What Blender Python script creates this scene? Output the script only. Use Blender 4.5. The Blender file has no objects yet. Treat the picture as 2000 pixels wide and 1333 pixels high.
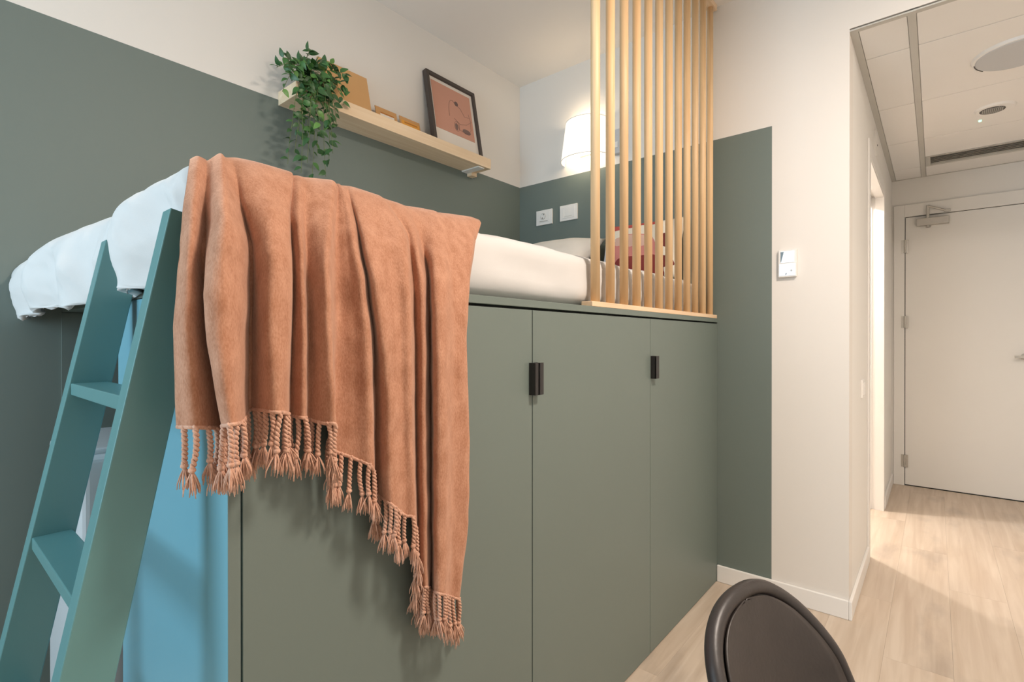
import bpy, bmesh, math, random
from mathutils import Vector, Matrix, noise
R = math.radians
random.seed(7)
scene = bpy.context.scene
COL = scene.collection

# ------------------------------------------------------------------ camera
CAM_F, CAM_YAW, CAM_PITCH = 993.69, R(39.806), R(-0.123)      # focal length in pixels of a 2000 px wide frame
CAM = Vector((0, 0, 1.10))
cd = bpy.data.cameras.new('camera'); cam = bpy.data.objects.new('camera', cd); COL.objects.link(cam)
cd.sensor_width = 36; cd.lens = 36 * CAM_F / 2000; cd.clip_start = .02
cam.location = CAM; cam.rotation_euler = (R(90) + CAM_PITCH, 0, CAM_YAW)
scene.camera = cam
FW = Vector((-math.sin(CAM_YAW) * math.cos(CAM_PITCH), math.cos(CAM_YAW) * math.cos(CAM_PITCH), math.sin(CAM_PITCH)))
RT = Vector((math.cos(CAM_YAW), math.sin(CAM_YAW), 0)); UP = RT.cross(FW)
def on(ax, val, u, v):
    """point where the sight line of photo pixel (u, v) meets the plane axis == val"""
    d = FW + RT * ((u - 1000) / CAM_F) + UP * ((666.5 - v) / CAM_F)
    return CAM + d * ((val - CAM[ax]) / d[ax])

# ------------------------------------------------------------------ light and exposure
vs = scene.view_settings
vs.view_transform = 'Standard'; vs.look = 'None'; vs.gamma = 1; vs.use_curve_mapping = False
vs.exposure = 0.0
w = bpy.data.worlds.new('world'); scene.world = w; w.use_nodes = True
bg = w.node_tree.nodes['Background']; bg.inputs[0].default_value = (.62, .80, 1, 1); bg.inputs[1].default_value = 1.2
def area(name, loc, rot, sx, sy, power, col, shape='RECTANGLE'):
    l = bpy.data.lights.new(name, 'AREA'); l.shape = shape; l.size = sx; l.size_y = sy; l.energy = power; l.color = col
    o = bpy.data.objects.new(name, l); COL.objects.link(o); o.location = loc; o.rotation_euler = rot
    return o
WIN = (-1.75, -.65, .80, 2.30)          # window opening in the wall behind the camera: x0 x1 z0 z1
area('window_daylight', ((WIN[0] + WIN[1]) / 2, -1.74, (WIN[2] + WIN[3]) / 2), (R(90), 0, 0), 1.05, 1.45, 45, (.60, .83, 1))
area('ceiling_lamp_light', (.48, 1.05, 2.565), (0, 0, 0), .38, .38, 52, (1, .865, .75), 'DISK')

# ------------------------------------------------------------------ dimensions
XL, YE, XC, HG = -1.926, 2.385, -.765, 2.0156      # left wall, end wall, cabinet front, top of the green paint
XG, XW, HO, YD = -.540, -.262, 2.310, 4.863        # green edge, wall corner, hall ceiling, hall end
HC, XR, YB, T = 2.62, 1.35, -1.80, .10            # room ceiling, right wall, back wall, wall thickness

# ------------------------------------------------------------------ helpers
def setp(o, label=None, cat=None, group=None, kind=None):
    if label: o['label'] = label
    if cat: o['category'] = cat
    if group: o['group'] = group
    if kind: o['kind'] = kind
    return o
def link(o, parent=None):
    COL.objects.link(o)
    if parent is not None:
        o.parent = parent
    return o
def empty(name, loc, label, cat, group=None, rot=(0, 0, 0)):
    o = bpy.data.objects.new(name, None); o.empty_display_size = .05
    o.location = loc; o.rotation_euler = rot; link(o); setp(o, label, cat, group)
    return o
def mesh(name, bm, smooth=False):
    bmesh.ops.recalc_face_normals(bm, faces=bm.faces)
    m = bpy.data.meshes.new(name); bm.to_mesh(m); bm.free()
    if smooth:
        m.polygons.foreach_set('use_smooth', [True] * len(m.polygons))
    return m
def ob(name, me, mat, parent=None, world=True, bevel=0, seg=2, smooth=False):
    """one mesh object; with world=True its coordinates are room coordinates even under a moved Empty"""
    if isinstance(me, bmesh.types.BMesh): me = mesh(name, me, smooth)
    o = bpy.data.objects.new(name, me)
    if mat is not None and not me.materials: me.materials.append(mat)
    link(o, parent)
    if parent is not None and world:
        p = Vector((0, 0, 0)); q = parent
        while q is not None: p += q.location; q = q.parent
        o.location = -p
    if bevel:
        b = o.modifiers.new('bevel', 'BEVEL'); b.width = bevel; b.segments = seg; b.limit_method = 'ANGLE'
    return o
def box(bm, x0, x1, y0, y1, z0, z1):
    v = [bm.verts.new(p) for p in ((x0, y0, z0), (x1, y0, z0), (x1, y1, z0), (x0, y1, z0), (x0, y0, z1), (x1, y0, z1), (x1, y1, z1), (x0, y1, z1))]
    for f in ((0, 3, 2, 1), (4, 5, 6, 7), (0, 1, 5, 4), (1, 2, 6, 5), (2, 3, 7, 6), (3, 0, 4, 7)): bm.faces.new([v[i] for i in f])
    return v
def boxes(*bs):
    bm = bmesh.new()
    for b in bs: box(bm, *b)
    return bm
def hexa(bm, pts):
    v = [bm.verts.new(p) for p in pts]
    for f in ((0, 3, 2, 1), (4, 5, 6, 7), (0, 1, 5, 4), (1, 2, 6, 5), (2, 3, 7, 6), (3, 0, 4, 7)): bm.faces.new([v[i] for i in f])
def cyl(bm, c, r0, r1, h, n=24, axis='z', cap=True):
    """frustum standing on c"""
    A = {'z': (Vector((1, 0, 0)), Vector((0, 1, 0)), Vector((0, 0, 1))), 'y': (Vector((1, 0, 0)), Vector((0, 0, 1)), Vector((0, 1, 0))), 'x': (Vector((0, 1, 0)), Vector((0, 0, 1)), Vector((1, 0, 0)))}[axis]
    c = Vector(c)
    a = [bm.verts.new(c + (A[0] * math.cos(t) + A[1] * math.sin(t)) * r0) for t in [2 * math.pi * i / n for i in range(n)]]
    b = [bm.verts.new(c + A[2] * h + (A[0] * math.cos(t) + A[1] * math.sin(t)) * r1) for t in [2 * math.pi * i / n for i in range(n)]]
    for i in range(n): bm.faces.new((a[i], a[(i + 1) % n], b[(i + 1) % n], b[i]))
    if cap: bm.faces.new(a[::-1]); bm.faces.new(b)
def tube(bm, pts, rad, n=6, closed=False):
    pts = [Vector(p) for p in pts]; rs = rad if isinstance(rad, (list, tuple)) else [rad] * len(pts)
    rings = []; ref = None
    for i, p in enumerate(pts):
        if closed: t = pts[(i + 1) % len(pts)] - pts[i - 1]
        else: t = pts[min(i + 1, len(pts) - 1)] - pts[max(i - 1, 0)]
        t.normalize()
        if ref is None: ref = Vector((0, 0, 1)) if abs(t.z) < .9 else Vector((1, 0, 0))
        a = (ref - t * ref.dot(t)).normalized(); b = t.cross(a); ref = a
        rings.append([bm.verts.new(p + (a * math.cos(2 * math.pi * k / n) + b * math.sin(2 * math.pi * k / n)) * rs[i]) for k in range(n)])
    m = len(rings)
    for i in range(m if closed else m - 1):
        A, B = rings[i], rings[(i + 1) % m]
        for k in range(n): bm.faces.new((A[k], A[(k + 1) % n], B[(k + 1) % n], B[k]))
    if not closed: bm.faces.new(rings[0][::-1]); bm.faces.new(rings[-1])
def grid(bm, P):
    """P[i][j] -> quads"""
    V = [[bm.verts.new(p) for p in row] for row in P]
    for i in range(len(V) - 1):
        for j in range(len(V[0]) - 1): bm.faces.new((V[i][j], V[i + 1][j], V[i + 1][j + 1], V[i][j + 1]))
    return V
def lerp(a, b, t): return a + (b - a) * t
def sstep(a, b, x):
    t = min(1, max(0, (x - a) / (b - a))); return t * t * (3 - 2 * t)
def interp(pts, x):
    if x <= pts[0][0]: return pts[0][1]
    for (x0, y0), (x1, y1) in zip(pts, pts[1:]):
        if x <= x1: return lerp(y0, y1, (x - x0) / (x1 - x0))
    return pts[-1][1]
def catmull(vals, t):
    n = len(vals) - 1; i = min(int(t), n - 1); f = t - i
    p1, p2 = vals[i], vals[i + 1]; p0 = vals[i - 1] if i else 2 * p1 - p2; p3 = vals[i + 2] if i + 2 <= n else 2 * p2 - p1
    return .5 * (2 * p1 + (p2 - p0) * f + (2 * p0 - 5 * p1 + 4 * p2 - p3) * f * f + (3 * p1 - p0 - 3 * p2 + p3) * f ** 3)

# ------------------------------------------------------------------ materials
def newmat(name):
    m = bpy.data.materials.new(name); m.use_nodes = True
    nt = m.node_tree; return m, nt, nt.nodes['Principled BSDF']
def N(nt, t, **k):
    n = nt.nodes.new(t)
    for a, b in k.items(): setattr(n, a, b)
    return n
def plain(name, col, rough=.5, var=.04, scale=30, bump=0, bscale=200, metal=0, spec=.5, sheen=0, coat=0):
    """base colour with a faint uneven tone and optional fine relief"""
    m, nt, p = newmat(name)
    tc = N(nt, 'ShaderNodeTexCoord'); nz = N(nt, 'ShaderNodeTexNoise'); nz.inputs['Scale'].default_value = scale
    nz.inputs['Detail'].default_value = 4
    nt.links.new(tc.outputs['Object'], nz.inputs['Vector'])
    mx = N(nt, 'ShaderNodeMix', data_type='RGBA')
    mx.inputs[6].default_value = (*[c * (1 - var) for c in col], 1); mx.inputs[7].default_value = (*[min(1, c * (1 + var)) for c in col], 1)
    nt.links.new(nz.outputs['Fac'], mx.inputs[0]); nt.links.new(mx.outputs[2], p.inputs['Base Color'])
    p.inputs['Roughness'].default_value = rough; p.inputs['Metallic'].default_value = metal
    p.inputs['Specular IOR Level'].default_value = spec
    if sheen: p.inputs['Sheen Weight'].default_value = sheen; p.inputs['Sheen Roughness'].default_value = .5
    if coat: p.inputs['Coat Weight'].default_value = coat
    if bump:
        n2 = N(nt, 'ShaderNodeTexNoise'); n2.inputs['Scale'].default_value = bscale; n2.inputs['Detail'].default_value = 3
        b = N(nt, 'ShaderNodeBump'); b.inputs['Strength'].default_value = bump; b.inputs['Distance'].default_value = .002
        nt.links.new(tc.outputs['Object'], n2.inputs['Vector']); nt.links.new(n2.outputs['Fac'], b.inputs['Height']); nt.links.new(b.outputs['Normal'], p.inputs['Normal'])
    return m
def wood(name, ca, cb, axis='z', scale=6, rough=.5, knots=0, rand=0, coord='Object', stretch=14):
    m, nt, p = newmat(name)
    tc = N(nt, 'ShaderNodeTexCoord'); mp = N(nt, 'ShaderNodeMapping')
    s = [scale * stretch / 2] * 3; s['xyz'.index(axis)] = scale / 4
    mp.inputs['Scale'].default_value = s
    oi = N(nt, 'ShaderNodeObjectInfo'); vm = N(nt, 'ShaderNodeVectorMath', operation='SCALE'); vm.inputs[0].default_value = (7, 13, 17)
    nt.links.new(oi.outputs['Random'], vm.inputs['Scale']); nt.links.new(vm.outputs[0], mp.inputs['Location'])
    nt.links.new(tc.outputs[coord], mp.inputs['Vector'])
    n1 = N(nt, 'ShaderNodeTexNoise'); n1.inputs['Scale'].default_value = 1; n1.inputs['Detail'].default_value = 6; n1.inputs['Distortion'].default_value = .6
    nt.links.new(mp.outputs[0], n1.inputs['Vector'])
    rp = N(nt, 'ShaderNodeValToRGB'); rp.color_ramp.elements[0].position = .3; rp.color_ramp.elements[1].position = .7
    rp.color_ramp.elements[0].color = (*ca, 1); rp.color_ramp.elements[1].color = (*cb, 1)
    nt.links.new(n1.outputs['Fac'], rp.inputs[0]); out = rp.outputs[0]
    if knots:
        mp2 = N(nt, 'ShaderNodeMapping'); s2 = [9.0] * 3; s2['xyz'.index(axis)] = 3.2; mp2.inputs['Scale'].default_value = s2
        nt.links.new(vm.outputs[0], mp2.inputs['Location']); nt.links.new(tc.outputs[coord], mp2.inputs['Vector'])
        vo = N(nt, 'ShaderNodeTexNoise'); vo.inputs['Scale'].default_value = .8; vo.inputs['Detail'].default_value = 5; nt.links.new(mp2.outputs[0], vo.inputs['Vector'])
        r2 = N(nt, 'ShaderNodeValToRGB'); r2.color_ramp.elements[0].position = .56; r2.color_ramp.elements[1].position = .72
        r2.color_ramp.elements[0].color = (1, 1, 1, 1); r2.color_ramp.elements[1].color = (1 - knots, 1 - knots, 1 - knots * .95, 1)
        nt.links.new(vo.outputs['Fac'], r2.inputs[0])
        mm = N(nt, 'ShaderNodeMix', data_type='RGBA', blend_type='MULTIPLY'); mm.inputs[0].default_value = 1
        nt.links.new(out, mm.inputs[6]); nt.links.new(r2.outputs[0], mm.inputs[7]); out = mm.outputs[2]
    if rand:
        hs = N(nt, 'ShaderNodeHueSaturation'); mr = N(nt, 'ShaderNodeMapRange'); mr.inputs['To Min'].default_value = 1 - rand; mr.inputs['To Max'].default_value = 1 + rand
        nt.links.new(oi.outputs['Random'], mr.inputs['Value']); nt.links.new(mr.outputs[0], hs.inputs['Value']); nt.links.new(out, hs.inputs['Color']); out = hs.outputs[0]
    nt.links.new(out, p.inputs['Base Color']); p.inputs['Roughness'].default_value = rough
    b = N(nt, 'ShaderNodeBump'); b.inputs['Strength'].default_value = .12; b.inputs['Distance'].default_value = .001
    nt.links.new(n1.outputs['Fac'], b.inputs['Height']); nt.links.new(b.outputs['Normal'], p.inputs['Normal'])
    return m
GREEN = (.155, .190, .170)
M = {}
M['white_wall'] = plain('white_wall_paint', (.80, .76, .71), .75, .012, 3, .06, 260)
M['hall_wall'] = plain('hall_wall_paint', (.84, .82, .78), .7, .012, 3, .06, 260)
M['trim'] = plain('white_trim', (.86, .84, .81), .4, .01, 8)
M['ceiling'] = plain('ceiling_paint', (.83, .785, .735), .8, .01, 3)
M['tile'] = plain('ceiling_tile_board', (.86, .84, .81), .85, .015, 6, .10, 500)
M['tbar'] = plain('ceiling_grid_metal', (.56, .545, .50), .45, .02, 20)
M['green'] = plain('grey_green_lacquer', GREEN, .46, .03, 2.5, .02, 400, spec=.45)
M['teal'] = plain('daylight_tinted_ladder', (.110, .255, .255), .34, .04, 3, .02, 300, spec=.6)  # ladder lacquer with a blue daylight tint mixed into its base colour
M['daylit_panel'] = plain('daylight_tinted_panel', (.170, .375, .445), .4, .03, 2, .02, 300, spec=.5)  # cabinet lacquer with the blue of window daylight put into its colour
M['dark'] = plain('dark_carcass', (.03, .035, .032), .7)
M['black'] = plain('black_metal', (.018, .016, .016), .38, .1, 40)
M['pine'] = wood('pine_dowel', (.72, .46, .235), (.84, .61, .36), 'z', 9, .5, .10, .06)
M['pine_y'] = wood('pine_rail', (.74, .52, .33), (.84, .64, .44), 'y', 9, .5, .08, .03)
M['shelf'] = wood('pale_oak_shelf', (.78, .58, .37), (.88, .70, .50), 'y', 8, .5, .06, 0)
M['floor'] = wood('oak_vinyl', (.53, .42, .32), (.655, .55, .445), 'y', 7, .42, .20, .035, 'Object', 9)
M['sheet'] = plain('white_cotton', (.64, .625, .61), .85, .02, 12, .15, 900, sheen=.2)
M['pillow'] = plain('ivory_cotton', (.80, .76, .70), .85, .02, 12, .15, 900)
M['plastic'] = plain('white_plastic', (.82, .80, .77), .35, .01, 10)
M['grey_plastic'] = plain('pale_grey_plastic', (.55, .56, .57), .45, .02, 10)
M['steel'] = plain('brushed_steel', (.50, .48, .44), .38, .05, 60, metal=.6)
M['dark_grille'] = plain('dark_grille', (.10, .09, .08), .6)
M['chair'] = plain('black_brown_leather', (.030, .024, .022), .40, .18, 40, .10, 220, spec=.45)
M['chair_pad'] = plain('black_brown_pad', (.034, .027, .024), .42, .22, 26, .14, 160, spec=.4)
M['leg_wood'] = wood('beech_leg', (.55, .36, .2), (.66, .46, .28), 'z', 9)
M['frame_brown'] = plain('dark_brown_frame', (.062, .046, .038), .5, .1, 30)
M['mat'] = plain('white_mat', (.80, .74, .67), .8, .01)
M['pink'] = plain('salmon_print', (.60, .31, .225), .75, .02, 6)
M['ink'] = plain('grey_ink', (.22, .14, .12), .8)
M['hair_ink'] = plain('brown_ink', (.16, .10, .09), .8)
M['kraft'] = plain('kraft_board', (.66, .385, .165), .7, .05, 12)
M['card'] = plain('tan_card', (.60, .33, .13), .6, .06, 20)
M['amber'] = plain('amber_card', (.78, .36, .05), .5, .08, 20)
M['amber_dark'] = plain('amber_print', (.48, .18, .03), .5)
M['pot'] = plain('terracotta_grey_pot', (.42, .36, .30), .7, .08, 20)
M['soil'] = plain('soil', (.05, .035, .025), .9)
M['stem'] = plain('plant_stem', (.13, .17, .05), .6, .1, 30)
M['leaf_a'] = plain('leaf_dark', (.035, .105, .030), .42, .25, 60, spec=.5)
M['leaf_b'] = plain('leaf_mid', (.055, .165, .040), .40, .25, 60, spec=.5)
M['leaf_c'] = plain('leaf_light', (.12, .27, .06), .40, .25, 60, spec=.5)
M['led'] = newmat('green_led')[0]
_p = M['led'].node_tree.nodes['Principled BSDF']; _p.inputs['Emission Color'].default_value = (.25, 1, .55, 1); _p.inputs['Emission Strength'].default_value = 1.6
M['screen'] = plain('glass_screen', (.78, .82, .86), .12, .05, 40, spec=.7)
M['reflection_dark'] = plain('dark_reflection_paint', (.10, .12, .12), .2)
M['ink_black'] = plain('black_lettering', (.02, .02, .025), .5)

def wallmat():
    m, nt, p = newmat('two_tone_wall_paint')
    g = N(nt, 'ShaderNodeNewGeometry'); sx = N(nt, 'ShaderNodeSeparateXYZ'); nt.links.new(g.outputs['Position'], sx.inputs[0])
    def lt(sock, v):
        q = N(nt, 'ShaderNodeMath', operation='LESS_THAN'); nt.links.new(sock, q.inputs[0]); q.inputs[1].default_value = v; return q.outputs[0]
    def mul(a, b):
        q = N(nt, 'ShaderNodeMath', operation='MULTIPLY'); nt.links.new(a, q.inputs[0]); nt.links.new(b, q.inputs[1]); return q.outputs[0]
    fac = mul(mul(lt(sx.outputs[2], HG), lt(sx.outputs[0], XG)), lt(sx.outputs[1], YE + .05))
    nz = N(nt, 'ShaderNodeTexNoise'); nz.inputs['Scale'].default_value = 2.2; nz.inputs['Detail'].default_value = 5
    nt.links.new(g.outputs['Position'], nz.inputs['Vector'])
    a = N(nt, 'ShaderNodeMix', data_type='RGBA'); a.inputs[6].default_value = (.79, .75, .70, 1); a.inputs[7].default_value = (.805, .765, .715, 1)
    b = N(nt, 'ShaderNodeMix', data_type='RGBA'); b.inputs[6].default_value = (*[c * .96 for c in GREEN], 1); b.inputs[7].default_value = (*[c * 1.04 for c in GREEN], 1)
    nt.links.new(nz.outputs['Fac'], a.inputs[0]); nt.links.new(nz.outputs['Fac'], b.inputs[0])
    c = N(nt, 'ShaderNodeMix', data_type='RGBA'); nt.links.new(fac, c.inputs[0]); nt.links.new(a.outputs[2], c.inputs[6]); nt.links.new(b.outputs[2], c.inputs[7])
    nt.links.new(c.outputs[2], p.inputs['Base Color']); p.inputs['Roughness'].default_value = .55
    n2 = N(nt, 'ShaderNodeTexNoise'); n2.inputs['Scale'].default_value = 240; nt.links.new(g.outputs['Position'], n2.inputs['Vector'])
    bp = N(nt, 'ShaderNodeBump'); bp.inputs['Strength'].default_value = .06; bp.inputs['Distance'].default_value = .001
    nt.links.new(n2.outputs['Fac'], bp.inputs['Height']); nt.links.new(bp.outputs['Normal'], p.inputs['Normal'])
    return m
M['wall'] = wallmat()

def throwmat(name, ca, cb):
    m, nt, p = newmat(name)
    tc = N(nt, 'ShaderNodeTexCoord')
    n1 = N(nt, 'ShaderNodeTexNoise'); n1.inputs['Scale'].default_value = 420; n1.inputs['Detail'].default_value = 3
    n2 = N(nt, 'ShaderNodeTexNoise'); n2.inputs['Scale'].default_value = 55; n2.inputs['Detail'].default_value = 5
    mp = N(nt, 'ShaderNodeMapping'); mp.inputs['Scale'].default_value = (1, 1, .5); nt.links.new(tc.outputs['Object'], mp.inputs[0])
    for n in (n1, n2): nt.links.new(mp.outputs[0], n.inputs['Vector'])
    ad = N(nt, 'ShaderNodeMath', operation='ADD'); nt.links.new(n1.outputs['Fac'], ad.inputs[0]); nt.links.new(n2.outputs['Fac'], ad.inputs[1])
    rp = N(nt, 'ShaderNodeValToRGB'); rp.color_ramp.elements[0].position = .36; rp.color_ramp.elements[1].position = .66
    rp.color_ramp.elements[0].color = (*ca, 1); rp.color_ramp.elements[1].color = (*cb, 1)
    hf = N(nt, 'ShaderNodeMath', operation='MULTIPLY'); hf.inputs[1].default_value = .5; nt.links.new(ad.outputs[0], hf.inputs[0]); nt.links.new(hf.outputs[0], rp.inputs[0])
    nt.links.new(rp.outputs[0], p.inputs['Base Color']); p.inputs['Roughness'].default_value = .95; p.inputs['Specular IOR Level'].default_value = .1
    p.inputs['Sheen Weight'].default_value = .55; p.inputs['Sheen Roughness'].default_value = .45; p.inputs['Sheen Tint'].default_value = (1, .72, .58, 1)
    b = N(nt, 'ShaderNodeBump'); b.inputs['Strength'].default_value = .35; b.inputs['Distance'].default_value = .0015
    nt.links.new(ad.outputs[0], b.inputs['Height']); nt.links.new(b.outputs['Normal'], p.inputs['Normal'])
    return m
M['throw'] = throwmat('rust_knit_wool', (.37, .168, .097), (.54, .285, .185))
M['tassel'] = throwmat('rust_yarn', (.50, .26, .175), (.72, .44, .32))

# ------------------------------------------------------------------ room shell
def struct(name, bm, mat, **k): return setp(ob(name, bm, mat, None, **k), kind='structure')
fl = struct('floor', boxes((XL, XR, YB, YD + T, -.06, -.0065)), M['dark'])
PW, PL = .186, 1.24
y_off = 0
ix = 0; x = -2.0
pm = {}
while x < XR:
    yo = (ix * .47) % PL
    y = YB - yo
    while y < YD:
        x0, x1, y0, y1 = max(x, XL), min(x + PW, XR), max(y, YB), min(y + PL, YD)
        if x1 - x0 > .02 and y1 - y0 > .02:
            key = (round(x1 - x0, 4), round(y1 - y0, 4))
            if key not in pm:
                pm[key] = mesh('plank', boxes((.0002, key[0] - .0002, .0002, key[1] - .0002, -.006, 0)))
                pm[key].materials.append(M['floor'])
            o = bpy.data.objects.new('plank', pm[key]); link(o, fl); o.location = (x0, y0, 0)
        y += PL
    x += PW; ix += 1

struct('wall_left', boxes((XL - T, XL, YB - T, YD + T, -.06, HC + .1)), M['wall'])
struct('wall_end', boxes((XL, XW, YE, YE + T, -.06, HC), (XW, .95, YE, YE + T, HO + .012, HC), (.95, XR, YE, YE + T, -.06, HC)), M['wall'])
struct('wall_right', boxes((XR, XR + T, YB - T, YE + T, -.06, HC + .1)), M['white_wall'])
wx0, wx1, wz0, wz1 = WIN
struct('wall_back', boxes((XL, wx0, YB - T, YB, -.06, HC), (wx1, XR, YB - T, YB, -.06, HC), (wx0, wx1, YB - T, YB, -.06, wz0), (wx0, wx1, YB - T, YB, wz1, HC)), M['white_wall'])
win = struct('window_1', boxes((wx0, wx0 + .05, YB - .08, YB - .02, wz0, wz1), (wx1 - .05, wx1, YB - .08, YB - .02, wz0, wz1), (wx0, wx1, YB - .08, YB - .02, wz0, wz0 + .05), (wx0, wx1, YB - .08, YB - .02, wz1 - .05, wz1), ((wx0 + wx1) / 2 - .03, (wx0 + wx1) / 2 + .03, YB - .08, YB - .02, wz0, wz1)), M['trim'])
gm, nt, p = newmat('window_glass'); p.inputs['Transmission Weight'].default_value = 1; p.inputs['Roughness'].default_value = 0; p.inputs['IOR'].default_value = 1.1
for a, b in ((wx0 + .05, (wx0 + wx1) / 2 - .03), ((wx0 + wx1) / 2 + .03, wx1 - .05)):
    ob('pane', boxes((a, b, YB - .053, YB - .047, wz0 + .05, wz1 - .05)), gm, win)
struct('ceiling', boxes((XL - T, XR + T, YB - T, YE + T, HC, HC + .1)), M['ceiling'])
# hall: left wall with a pocket-door opening, end wall with the entrance door, right wall
PY0, PY1, PH = 3.140, 4.045, 2.030
hw = struct('wall_hall_left', boxes((XW - T, XW, YE + T, PY0, -.06, HO + .3), (XW - T, XW, PY1, YD, -.06, HO + .3), (XW - T, XW, PY0, PY1, PH, HO + .3)), M['hall_wall'])
DX0, DX1, DH = -.1784, .735, 2.0233
struct('wall_hall_end', boxes((XL, DX0 - .03, YD, YD + T, -.06, HO + .3), (DX1 + .03, .95, YD, YD + T, -.06, HO + .3), (DX0 - .03, DX1 + .03, YD, YD + T, DH + .03, HO + .3), (DX0 - .03, DX1 + .03, YD + .055, YD + T, -.06, DH + .03)), M['hall_wall'])  # last box: slab added behind the door leaf to block leaking sky light
struct('wall_hall_right', boxes((.95, .95 + T, YE + T, YD + T, -.06, HO + .3)), M['hall_wall'])
struct('wall_bathroom_ceiling', boxes((XL, XW - T, YE + T, YD, 2.45, 2.55)), M['ceiling'])

# hall ceiling: tiles in a metal grid
hc = struct('ceiling_hall', boxes((XW, .95, YE + T, YD, HO + .02, HO + .06)), M['tile'])


for (a, b, c, d) in ((XW, XW + .026, YE, YD), (-.084, -.058, YE, YD), (.536, .562, YE, YD), (XW + .026, .95, YE + .0005, YE + .024), (XW + .026, .95, YD - .018, YD)):
    ob('grid_bar', boxes((a, b, c, d, HO + (.001 if b - a > .1 else 0), HO + .006)), M['tbar'], hc)
ys = [YE + .024, 2.677, 3.315, 3.945, 4.573, YD - .018]
for (a, b) in ((XW + .026, -.084), (-.058, .536), (.562, .95)):
    for i in range(5):
        if i == 3 and a > -.1 and a < .5:
            ob('ceiling_tile', boxes((a + .001, b - .001, ys[3] + .0022, 4.335, HO + .0015, HO + .014)), M['tile'], hc, bevel=.002)
            continue
        ob('ceiling_tile', boxes((a + .001, b - .001, ys[i] + .0022, ys[i + 1] - .0022, HO + .0015, HO + .014)), M['tile'], hc, bevel=.002)

# baseboards
def baseb(name, *bs): return struct(name, boxes(*bs), M['trim'], bevel=.003)
baseb('baseboard_end', (XC, XW, YE - .012, YE, 0, .075))
baseb('baseboard_hall_left', (XW, XW + .012, YE - .012, PY0 - .07, 0, .075), (XW, XW + .012, PY1 + .05, YD, 0, .075))
# pocket door opening: casing, jamb with groove, strike plate, floor guide
d2 = struct('door_2', boxes((XW, XW + .008, PY0 - .065, PY0, 0, PH + .075), (XW, XW + .008, PY1, PY1 + .05, 0, PH + .075), (XW, XW + .008, PY0, PY1, PH, PH + .075)), M['trim'], bevel=.002)
ob('jamb', boxes((XW - .042, XW + .006, PY1 - .012, PY1, 0, PH), (XW - T - .006, XW - .060, PY1 - .012, PY1, 0, PH), (XW - .060, XW - .042, PY1 - .004, PY1, 0, PH)), M['trim'], d2)
ob('head_jamb', boxes((XW - .042, XW + .004, PY0, PY1 - .012, PH - .012, PH), (XW - T - .006, XW - .060, PY0, PY1 - .012, PH - .012, PH)), M['trim'], d2)
ob('strike_plate', boxes((XW - .086, XW - .072, PY1 - .0135, PY1 - .012, .86, 1.06)), M['steel'], d2)
ob('floor_guide', boxes((XW - .090, XW - .066, PY1 - .06, PY1 - .02, 0, .022)), M['steel'], d2)
ob('track_clip', boxes((XW - .085, XW - .07, PY1 - .05, PY1 - .02, PH - .06, PH - .012)), M['black'], d2)

# entrance door at the hall end
d1 = struct('door_1', boxes((DX0, DX1, YD + .004, YD + .048, .006, DH)), M['hall_wall'], bevel=.0015)
ob('door_frame', boxes((XW + .014, DX0 - .004, YD - .012, YD + .05, 0, DH + .095), (DX1 + .004, DX1 + .085, YD - .012, YD + .05, 0, DH + .095), (DX0 - .004, DX1 + .004, YD - .012, YD + .05, DH + .004, DH + .095)), M['hall_wall'], d1, bevel=.002)
ob('door_seal', boxes((DX0 - .004, DX0, YD + .01, YD + .05, 0, DH), (DX0, DX1, YD + .01, YD + .05, DH, DH + .004), (DX0, DX1, YD + .01, YD + .05, -.001, .006)), M['dark'], d1)
for z0, z1 in ((1.756, 1.853), (1.190, 1.280), (.140, .233)):
    bm = bmesh.new(); cyl(bm, (DX0 - .002, YD - .016, z0), .0065, .0065, z1 - z0, 12)
    box(bm, DX0 - .024, DX0 + .018, YD - .0145, YD - .011, z0, z1)
    ob('hinge', bm, M['steel'], d1)
bm = bmesh.new(); cyl(bm, (.465, YD - .012, .985), .024, .024, .016, 20, 'y'); cyl(bm, (.465, YD - .05, .985), .009, .009, .05, 12, 'y'); box(bm, .408, .474, YD - .058, YD - .044, .976, .994)
ob('lever_handle', bm, M['steel'], d1, bevel=.003)
bm = bmesh.new(); cyl(bm, (.095, YD + .001, 1.02 - .22), .012, .012, .003, 16, 'y'); ob('viewer', bm, M['hall_wall'], d1)
clo = empty('door_closer', (-.02, YD, 1.95), 'silver grey door closer with folded arm at top of white door', 'door closer')
ob('body', boxes((-.113, .072, YD - .042, YD + .003, 1.945, 1.998)), M['steel'], clo, bevel=.004)
bm = bmesh.new(); cyl(bm, (-.045, YD - .02, 1.93), .014, .014, .015, 14); ob('spindle', bm, M['steel'], clo)
bm = bmesh.new(); box(bm, -.056, -.038, YD - .035, YD - .026, 1.998, 2.092); ob('arm_post', bm, M['steel'], clo, bevel=.002)
bm = bmesh.new(); tube(bm, [(-.048, YD - .031, 2.085), (.062, YD - .024, 2.036)], .0075, 8); ob('arm', bm, M['steel'], clo)
ob('arm_bracket', boxes((.045, .080, YD - .032, YD - .012, 2.030, 2.046)), M['steel'], clo, bevel=.002)

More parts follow.
